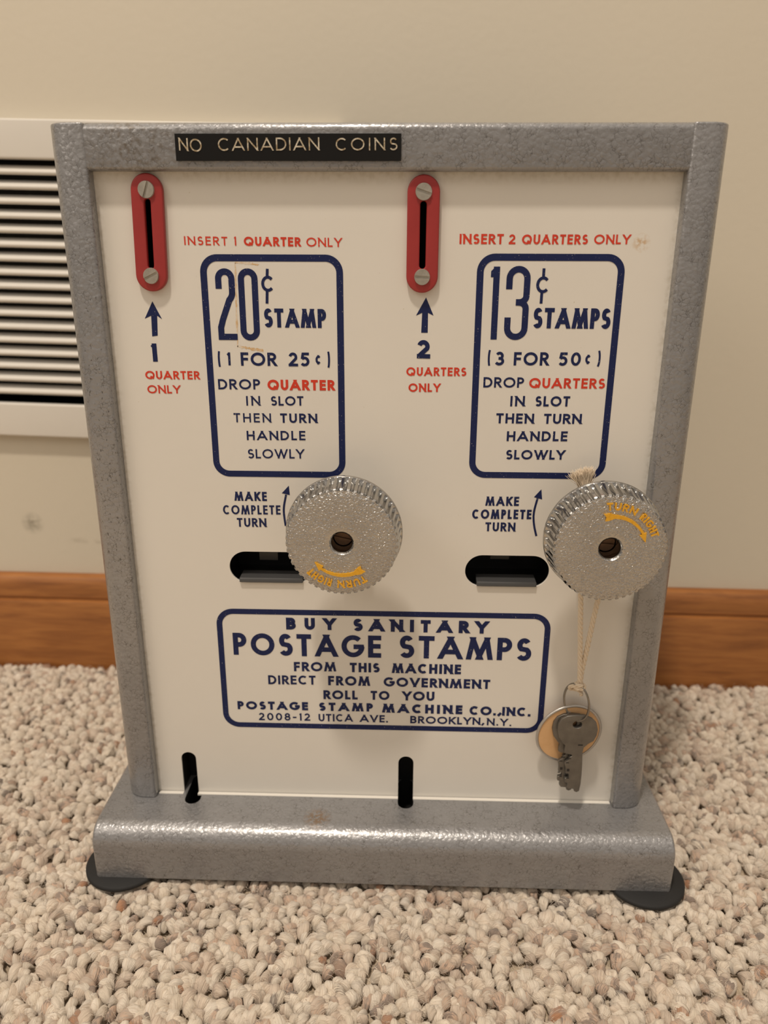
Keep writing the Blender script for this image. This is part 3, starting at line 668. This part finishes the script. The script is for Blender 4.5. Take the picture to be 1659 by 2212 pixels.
# front panel with its openings
dl = [(DISP[i][0][0], DISP[i][1][0], (DISP[i][2][1]+DISP[i][3][1])/2) for i in (0, 1)]
DH = 8.05
holes = []; notches = []
for a, b_, zc in dl: holes.append(stadium(b_-40.0, b_, zc-DH, zc+DH, 20) if a > 0 else stadium(a, a+40.0, zc-DH, zc+DH, 20))
for c in COINSLOT:
    xa, xb = c[0][0], c[1][0]; r = (xb-xa)/2
    notches.append([(xa, zb-.5)]+arc2((xa+xb)/2, c[2][1]-r, r, r, 180, 0, 16)+[(xb, zb-.5)])
PX = [-98.55, 15.75]; PZ = [(336.75, 290.2), (336.3, 290.2)]
for px in PX: holes.append([(px-2.2, 299), (px+2.2, 299), (px+2.2, 327), (px-2.2, 327)])
fp = front(plate([[(-121.5, zb-.5)]+notches[0]+notches[1]+[(121.5, zb-.5), (121.5, zr+3), (-121.5, zr+3)]]+holes, 1.2), .6)
panel = link('front_panel', fp, ENA, root)
tag(panel, 'cream enamelled front panel printed in navy and red')
s = MB()
edges = [(-119.8, COINSLOT[0][0][0]), (COINSLOT[0][1][0], COINSLOT[1][0][0]), (COINSLOT[1][1][0], 119.8)]
for xa, xb in edges: s.box(xa, xb, -2.4, -.45, zb-.6, zb+.35)
o = s.build('bottom_lip', ENA, panel)
# dark chutes behind the openings
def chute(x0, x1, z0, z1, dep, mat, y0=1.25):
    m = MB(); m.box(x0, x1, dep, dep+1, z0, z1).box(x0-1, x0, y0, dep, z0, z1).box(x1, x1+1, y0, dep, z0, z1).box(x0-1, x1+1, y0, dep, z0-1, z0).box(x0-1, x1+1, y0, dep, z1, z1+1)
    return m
for i, (h, (a, b_, zc)) in enumerate(zip(holes[:2], dl)):
    xa = min(p[0] for p in h); xb = max(p[0] for p in h); xc = (xa+xb)/2
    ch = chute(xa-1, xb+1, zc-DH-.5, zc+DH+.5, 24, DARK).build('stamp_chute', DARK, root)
    m = MB(); lw = 15.4 if i == 0 else 14.3; lx = xc
    top = [(-1.2, zc-5.9), (-.7, zc-5.3), (8, zc-4.9), (8, zc-7.8), (-.2, zc-7.8), (-1.3, zc-7.4)]
    me = along_x(plate([top], 2*lw, .5, 2)); me.transform(Matrix.Translation((lx*MM, 0, 0)))
    link('lip', autosmooth(me, 40), LIPM, ch)
    tx = xc-3.5 if i == 0 else xc-2
    MB().box(tx-4.6, tx+4.6, 14, 17, zc-1.8 if i == 0 else zc+.6, zc+6).build('stamp_stop', DARK if i else LIPM, ch)
for i, c in enumerate(COINSLOT):
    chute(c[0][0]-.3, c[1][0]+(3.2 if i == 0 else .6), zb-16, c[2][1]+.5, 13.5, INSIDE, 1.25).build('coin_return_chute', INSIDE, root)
# printed lettering
blocks = {}
for it in TEXT: blocks.setdefault((it[0], it[8]), []).append(it)
for (bk, c), items in blocks.items():
    m = MB(); lettering(m, items); o = m.build('printed_lettering', RED if c == 'r' else NAVY, panel)
    o['label'] = ('red' if c == 'r' else 'navy') + ' printed words'
for q in FRAMES:
    x0 = (q[0][0]+q[3][0])/2; x1 = (q[1][0]+q[2][0])/2; z1 = (q[0][1]+q[1][1])/2; z0 = (q[2][1]+q[3][1])/2
    lp = rrect(x0, x1, z0, z1, 6.0 if x1-x0 < 100 else 7.0, 10); m = MB()
    for p in stroke(lp, 2.85, closed=True): flat(m, p)
    m.build('printed_border', NAVY, panel)
# the two big prices in condensed rounded figures
def big(ch, q, s):
    x0 = (q[0][0]+q[3][0])/2; x1 = (q[1][0]+q[2][0])/2; z0 = (q[0][1]+q[1][1])/2; z1 = (q[2][1]+q[3][1])/2
    a, b_, c, d = x0+s/2, x1-s/2, z0+s/2, z1-s/2; r = (b_-a)/2; m = (a+b_)/2; P = []
    if ch == '0': P = stroke(arc2(m, d-r, r, r, 0, 180, 12)+arc2(m, c+r, r, r, 180, 360, 12), s, closed=True)
    if ch == '2':
        P = stroke([(a, d-r-4.2)]+arc2(m, d-r, r, r, 180, 0, 14)+[(b_, d-r-5.2)]+arc2(b_-6, d-r-5.6, 6, 5, 0, -40, 5)+[(a+1.1, c+7.5), (a, c+4.0), (a, c)], s, 0, s/2)
        P += stroke([(a, c), (b_, c)], s, s/2, s/2)
    if ch == '1':
        P = stroke([(b_-.3, z0), (b_-.3, z1)], s)+[[(x0, z1-4.3), (x0, z1-1.9), (x0+1.8, z1), (b_-.3, z1), (b_-.3, z1-4.3)][::-1]]
    if ch == '3':
        P = stroke([(a, d-r-4.4)]+arc2(m, d-r, r, r, 180, 0, 14)+[(b_, z0+(z1-z0)*.63)]+arc2(b_-3, z0+(z1-z0)*.60, 3, 2.6, 0, -90, 5)+[(m-.6, z0+(z1-z0)*.515)], s)
        P += stroke([(m-.6, z0+(z1-z0)*.515)]+arc2(b_-3, z0+(z1-z0)*.43, 3, 2.6, 90, 0, 5)+[(b_, c+r)]+arc2(m, c+r, r, r, 0, -180, 14)+[(a, c+r+4.4)], s)
    return P
for grp in ((0, 1), (2, 3)):
    m = MB()
    for k in grp:
        for p in big(BIG[k][0], BIG[k][1], 2.65): flat(m, p)
    c = CENT[0 if grp[0] == 0 else 1]
    xa = min(c[0][0], c[3][0]); xb = max(c[1][0], c[2][0]); z0 = c[0][1]; z1 = c[2][1]; zc = (z0+z1)/2
    for p in stroke(arc2((xa+xb)/2+.3, zc, (xb-xa)/2-.6, (z1-z0)/2-.6, 42, 318, 16), 1.25): flat(m, p)
    for p in stroke([(c[5][0], c[5][1]), ((c[4][0]+c[5][0])/2+.15, z1-.3)], 1.2)+stroke([((c[4][0]+c[5][0])/2-.1, z0+.3), (c[4][0], c[4][1])], 1.2): flat(m, p)
    m.build('printed_price', NAVY, panel)
for q in ARROWS:
    m = MB(); flat(m, q[::-1][-1:]+q[::-1][:-1]); m.F = []; m.V = []
    n = [(x, INK_Y, z) for x, z in q]
    m.add(n, [(0, 6, 5), (0, 5, 2), (0, 2, 1), (5, 4, 3, 2)]); m.build('printed_arrow', NAVY, panel)
def quadbez(p, n=16):   # smooth curve through four points
    out = []
    P = [Vector(a) for a in p]; P = [P[0]*2-P[1]]+P+[P[-1]*2-P[-2]]
    for i in range(1, len(P)-2):
        for k in range(n):
            u = k/n; a, b_, c, d = P[i-1:i+3]
            out.append(tuple(.5*((2*b_)+(c-a)*u+(2*a-5*b_+4*c-d)*u*u+(3*b_-a-3*c+d)*u**3)))
    out.append(tuple(P[-2])); return out
for line, head in SWOOSH:
    m = MB()
    for p in stroke(quadbez(line, 8), .95): flat(m, p)
    m.add([(x, INK_Y, z) for x, z in (head[0], head[2], head[1])], [(0, 1, 2)]); m.build('printed_turn_arrow', NAVY, panel)
RES = M('old_glue'); RES.set(Base_Color=RES.mix(RES.ramp(RES.noise(400, 4), [(.4, 0.), (.62, 1.)]), (.70, .63, .52), (.60, .40, .20)), Roughness=.4); RES = RES.m
m = MB()
rr = random.Random(4)
def ragged(p0, p1, wid, n=26):
    P0, P1 = Vector(p0), Vector(p1); d = (P1-P0).normalized(); nn = Vector((-d.y, d.x)); pv = None
    for i in range(n+1):
        c = P0.lerp(P1, i/n); a = c-nn*wid*rr.uniform(.15, .6); b_ = c+nn*wid*rr.uniform(.15, .6)
        if pv: m.add([(x, -.05, z) for x, z in (pv[0], a, b_, pv[1])], [(0, 1, 2, 3)])
        pv = (a, b_)
ragged((-63.5, 302.0), (-64.5, 267), .9); ragged((-63.6, 302.2), (-53.4, 301.3), 1.0); ragged((-64.6, 267.2), (-53.2, 265.4), 1.3)
m.build('tape_residue', RES, panel)

# embossed label tape on the top rail
tx0 = (TAPE[0][0]+TAPE[3][0])/2; tx1 = TAPE[1][0]; tz0 = (TAPE[0][1]+TAPE[1][1])/2-.1; tz1 = (TAPE[2][1]+TAPE[3][1])/2
tape = link('label_tape', front(plate([[(tx0, tz0), (tx1, tz0), (tx1, tz1), (tx0, tz1)]], .35, .1, 1), -t-.05), TAPEM, root)
tag(tape, 'black embossed plastic label tape')
m = MB(); lettering(m, TAPE_TEXT, -t-.2, .22); m.build('embossed_lettering', EMB, tape)

# coin slot plates
def screw(name, x, y, z, r, ang, parent, mat=None):
    m = MB(); n = 28; g = .32*r/2
    V, F = lathe([(0.01, -.35), (r*.98, -.35), (r, -.25), (r, .6)], n); m.add(V, F)
    for sg in (1, -1):                       # the two halves of the head either side of the slot
        a0 = math.degrees(math.asin(g/r)); pts = arc2(0, 0, r*.96, r*.96, a0, 180-a0, 18)
        if sg < 0: pts = [(-px, -pz) for px, pz in pts]
        m.prism(pts, -1.0, -.3)
    o = m.build(name, mat or SCREW, parent); o.location = (x*MM, y*MM, z*MM); o.rotation_euler = (0, math.radians(ang), 0); return o
sdat = [((308.2, 409.5), (324.7, 596))]
for i in (0, 1):
    cx_ = PX[i]; z1, z0 = PZ[i]; zc = (z0+z1)/2; hw = 6.65
    me = plate([stadium(-hw, hw, z0-zc, z1-zc, 20), stadium(-1.28, 1.28, (299.4 if i == 0 else 299.9)-zc, (327.0 if i == 0 else 326.3)-zc, 6)], 2.6, .7, 3)
    front(me, -1.31); autosmooth(me, 40)
    pl = link('coin_slot_plate', me, REDP, root); pl.location = (cx_*MM, 0, zc*MM); pl.rotation_euler = (0, math.radians(1.9 if i == 0 else .1), 0)
    tag(pl, 'red rounded coin slot plate')
    screw('screw', 0, -2.5, PLATES[i][2][1]-zc, 3.4, (-72, 18)[i], pl); screw('screw', 0, -2.5, PLATES[i][3][1]-zc, 3.3, (-28, 2)[i], pl)
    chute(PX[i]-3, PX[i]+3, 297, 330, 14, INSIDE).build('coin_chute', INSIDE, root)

# turning knobs
rk, rf, kf, kb = CAL['rk'], CAL['rf'], CAL['kf'], CAL['kb']
def knob_mesh():
    NT = 50; per = 10; n = NT*per; V = []; F = []
    depth = kf-kb
    prof = [(4.3, kf-9, 0), (4.3, kf-1.3, 0), (4.55, kf-.7, 0), (5.3, kf+.05, 0), (5.9, kf+.1, 0), (8, kf+.15, 0), (14, kf+.1, 0), (19, kf-.05, 0), (rk-.75, kf-.3, .12), (rk-.1, kf-.75, .6), (rk+.15, kf-1.3, 1.0),
            (rk+.75, kf-depth*.5, 1.0), (rf-.55, kb+2.2, 1.0), (rf-.45, kb+1.9, .5), (rf-.3, kb+1.75, 0), (rf, kb+1.3, 0), (rf, kb+.3, 0), (rf-.5, kb, 0), (8.5, kb, 0), (7.2, kb-2, 0), (7.0, -.2, 0), (0.01, -.2, 0)]
    for r, y, g in prof:
        for j in range(n):
            ph = (j % per)/per
            notch = min(1.0, max(0.0, (abs(ph-.5)-.22)/.10)) if g else 0
            rr_ = r-1.25*g*notch; a = 2*math.pi*j/n
            V.append((rr_*math.cos(a), -y, rr_*math.sin(a)))
    for i in range(len(prof)-1):
        for j in range(n): F.append((i*n+j, (i+1)*n+j, (i+1)*n+(j+1) % n, i*n+(j+1) % n))
    return autosmooth(mesh('knob', V, F), 38)
def knob_text():
    m = MB(); R_ = 17.3; h = 3.3; s = .62
    def bend(x, z): return (z*math.sin(x), z*math.cos(x))
    lay = word('TURN', 12.9, h, s); lay2 = word('RIGHT', 11.3, h, s)
    def put(lay, a0):
        for x, wd_, polys in lay:
            for p in polys:
                q = [bend(a0+(x+a)/(R_+h/2), R_+b_) for a, b_ in p]
                if sum(q[i][0]*q[(i+1) % len(q)][1]-q[(i+1) % len(q)][0]*q[i][1] for i in range(len(q))) < 0: q = q[::-1]
                m.prism(q, -kf-.45-.03*(len(m.F) % 5), -kf+.1)
    put(lay, math.radians(-40.5)); put(lay2, math.radians(6.5))
    def ap(poly):
        q = [bend(math.radians(a), r) for a, r in poly]
        if sum(q[i][0]*q[(i+1) % len(q)][1]-q[(i+1) % len(q)][0]*q[i][1] for i in range(len(q))) < 0: q = q[::-1]
        m.prism(q, -kf-.6-.03*(len(m.F) % 5), -kf+.1)
    Rm = 14.6; n = 16
    for i in range(n):
        a0, a1 = -31+62*i/n, -31+62*(i+1)/n; w0, w1 = .85-.35*i/n, .85-.35*(i+1)/n
        ap([(a0, Rm-w0), (a1, Rm-w1), (a1, Rm+w1), (a0, Rm+w0)])
    ap([(30, Rm-1.5), (46, Rm-.1), (30, Rm+1.5)])
    ap([(-46, Rm-1.6), (-43, Rm), (-39, Rm), (-37, Rm-1.6)]); ap([(-43, Rm), (-46, Rm+1.6), (-37, Rm+1.6), (-39, Rm)]); ap([(-39.5, Rm-.8), (-36, Rm-1.5), (-29, Rm-.8), (-29, Rm+.8), (-36, Rm+1.5), (-39.5, Rm+.8)])
    return mesh('turn_lettering', m.V, m.F)
km, kt = knob_mesh(), knob_text()
V, F = lathe([(0.01, -kf+9.5), (3.6, -kf+9.5), (4.25, -kf+9.9), (4.25, -kf+12)], 32)
for i, (kx, kz, rot, sa) in enumerate(((CAL['k1x'], CAL['k1z'], 187.5, 12), (CAL['k2x'], CAL['k2z'], 30.6, 4))):
    k = link('turning_knob', km, CHROME, root); k.location = (kx*MM, 0, kz*MM); k.rotation_euler = (0, math.radians(rot), 0)
    tag(k, 'ribbed chrome turning knob')
    tl = link('turn_lettering', kt, YEL, k); tag(tl, 'raised yellow words and arrow')
    sc_ = screw('knob_screw', 0, -kf+9.2, 0, 4.1, sa-rot, k, BRASS)

# ------------------------------------------------------------------ cord, ring, keys and tag hanging from the right knob
K2x, K2z = CAL['k2x'], CAL['k2z']
def resample(pts, step):
    P = [Vector(p) for p in pts]; out = [P[0]]; acc = 0
    for a, b_ in zip(P, P[1:]):
        ln = (b_-a).length; d = step-acc
        while d <= ln: out.append(a.lerp(b_, d/ln)); d += step
        acc = (acc+ln) % step
    return out
def smooth3(pts, n=10):
    P = [Vector(a) for a in pts]; P = [P[0]*2-P[1]]+P+[P[-1]*2-P[-2]]; out = []
    for i in range(1, len(P)-2):
        for k_ in range(n):
            u = k_/n; a, b_, c, d = P[i-1:i+3]
            out.append(.5*((2*b_)+(c-a)*u+(2*a-5*b_+4*c-d)*u*u+(3*b_-a-3*c+d)*u**3))
    out.append(P[-2]); return out
def rope(mb, path, R_=1.22, pitch=7.6, plies=3):
    P = resample(path, .45); n = len(P)
    T = [(P[min(i+1, n-1)]-P[max(i-1, 0)]).normalized() for i in range(n)]
    nr = T[0].orthogonal().normalized(); fr_ = []
    for i in range(n):
        nr = (nr-T[i]*nr.dot(T[i])).normalized(); fr_.append((nr.copy(), T[i].cross(nr)))
    for k_ in range(plies):
        pts = []
        for i in range(n):
            a = 2*math.pi*(k_/plies-.45*i/pitch); pts.append(P[i]+(fr_[i][0]*math.cos(a)+fr_[i][1]*math.sin(a))*R_*.52)
        mb.tube(pts, R_*.56, 7)
ys = -8.
Lp = [(x, ys, z) for x, z in STR[:5]]; Rp = [(x, ys+.6, z) for x, z in STR[5:]]
m = MB()
sh = 8.2
arch = [(K2x+sh*math.cos(math.radians(a)), ys, K2z+sh*math.sin(math.radians(a))) for a in range(200, -21, -20)]
knot = Vector((96.6, ys, 105.4))
path = [tuple(knot+Vector((-.3, -.5, 0)))]+[Lp[4]]+Lp[3::-1][0:1]+Lp[2::-1]+[(90.6, ys, 170)]+arch+[(104.2, ys+.6, 168)]+Rp+[tuple(knot+Vector((.5, .8, -.5)))]
rope(m, smooth3(path, 10))
# the knot: two wraps round the strands and a small eye caught in the ring
wr = [knot+Vector((2.1*math.cos(a), 1.9*math.sin(a)-.3, -1.4+.62*a/2.2)) for a in [i*.35 for i in range(0, 34)]]
rope(m, wr, 1.0, 6)
eye = [knot+Vector(v) for v in ((-.8, -1.2, -1.2), (-3.0, -1.0, .6), (-4.6, -.4, .2), (-4.4, .8, -1.6), (-2.6, 1.0, -2.0), (0, .3, -2.4), (1.2, -.6, -3.8), (.2, -1.4, -3.4))]
rope(m, smooth3(eye, 8), .95, 6)
cord = m.build('cord_loop', CORD, None, True)
tag(cord, 'twisted cream cotton string looped behind the right knob with a frayed tip', 'string')
m = MB(); rg = random.Random(3)
for k_ in range(420):
    u = rg.random(); bx = 87.2+4.4*u+rg.uniform(-.5, .5); by = -10+rg.uniform(-1.8, 1.8); tl_ = rg.uniform(.75, 1.0)
    tx_ = 84.6+8.6*u+rg.uniform(-.9, .9) - (1-u)*rg.random()**3*4; tz = (214.6+2.6*math.sin(u*2.2)+rg.uniform(-1.2, .8))
    p0 = Vector((bx+1.5, by, 201)); p1 = Vector((bx, by, 208)); p2 = Vector((tx_, by+rg.uniform(-1, 1), 208+(tz-208)*tl_))
    m.tube(smooth3([p0, p1, p1.lerp(p2, .55)+Vector((rg.uniform(-.4, .4), 0, 0)), p2], 3), [.16]*3+[.14]*3+[.12]*3+[.05], 4)
m.tube([Vector((92, -9, K2z+7)), Vector((90.6, -9.5, 200)), Vector((89.8, -10, 207))], 1.3, 8)
m.build('frayed_end', CORD, cord, True)

# split ring
rc = Vector((RINGC[0][0], -8.6, 96.9)); rz = 10.2; rxp = 5.4
m = MB(); pts = []
for i in range(0, 131):
    a = 2*math.pi*i/65+1.2; c_, s_ = math.cos(a), math.sin(a)
    pts.append(rc+Vector((rxp*c_+1.2*s_*-.55+.0, 3.6*c_*-1+.75*(i/131-.5)*1.6, rz*s_)))
m.tube(pts, .48, 8)
ring = m.build('key_ring', WIRE, None, True)
tag(ring, 'thin steel split ring tied to the knotted string above the keys', 'key ring')

def key(dx, dy, dz, rot, name, label):
    cx_, cz_ = KEYHOLE[0]
    o_ = [(x-cx_, z-cz_) for x, z in KEY]
    if sum(o_[i][0]*o_[(i+1) % len(o_)][1]-o_[(i+1) % len(o_)][0]*o_[i][1] for i in range(len(o_))) < 0: o_ = o_[::-1]
    me = plate([o_, arc2(0, 0, 2.3, 2.0, 0, 360, 20)[:-1]], 1.9, .28, 2); front(me, 0); autosmooth(me, 35)
    o = link(name, me, KEYM); o.location = ((cx_+dx)*MM, (-9.4+dy)*MM, (cz_+dz)*MM); o.rotation_euler = (math.radians(-2), math.radians(rot), 0)
    tag(o, label, 'key', 'keys on the split ring')
    # milled steps in the bit
    g_ = MB()
    for (x, z, w_, h_) in ((-3.6, -19.6, 1.9, .5), (-2.9, -18.6, .5, 1.6), (-4.2, -22.0, 1.6, .5), (-3.4, -26.8, 1.3, 1.5), (-3.3, -31.0, 1.4, .5), (-2.7, -30.2, .5, 1.6), (-4.3, -28.6, 1.2, .5), (1.1, -11.8, 2.4, .7)):
        g_.box(x, x+w_, -1.02, -.9, z, z+h_)
    gk = g_.build('milled_bit', DARK, o); return o
key(0, 0, 0, 0, 'key', 'front flat steel key with a notched left edge hanging over the round orange tag')
key(-1.9, 2.4, -1.0, 2.2, 'key', 'rear flat steel key mostly hidden behind the front key and before the orange tag')

# round card tag with a metal rim
tr = empty('key_tag', ((TAG[0][0]-.2)*MM, -4.4*MM, 76.2*MM)); tr.rotation_euler = (math.radians(4), math.radians(-8), math.radians(9))
tag(tr, 'round orange card key tag with a pale metal rim hanging behind the keys', 'key tag')
R_ = 16.6
cdm = front(plate([arc2(0, 0, R_-.5, R_-.5, 0, 360, 64)[:-1], arc2(0, R_-4.2, 1.6, 1.6, 0, 360, 20)[:-1]], .5), 0); link('card', cdm, PAPER, tr)
m = MB(); m.tube([(R_*math.cos(a), 0, R_*math.sin(a)) for a in [2*math.pi*i/72 for i in range(72)]], .75, 8, closed=True); m.build('rim', RIM, tr, True)
for q in list(bpy.data.meshes):
    if q.users == 0: bpy.data.meshes.remove(q)
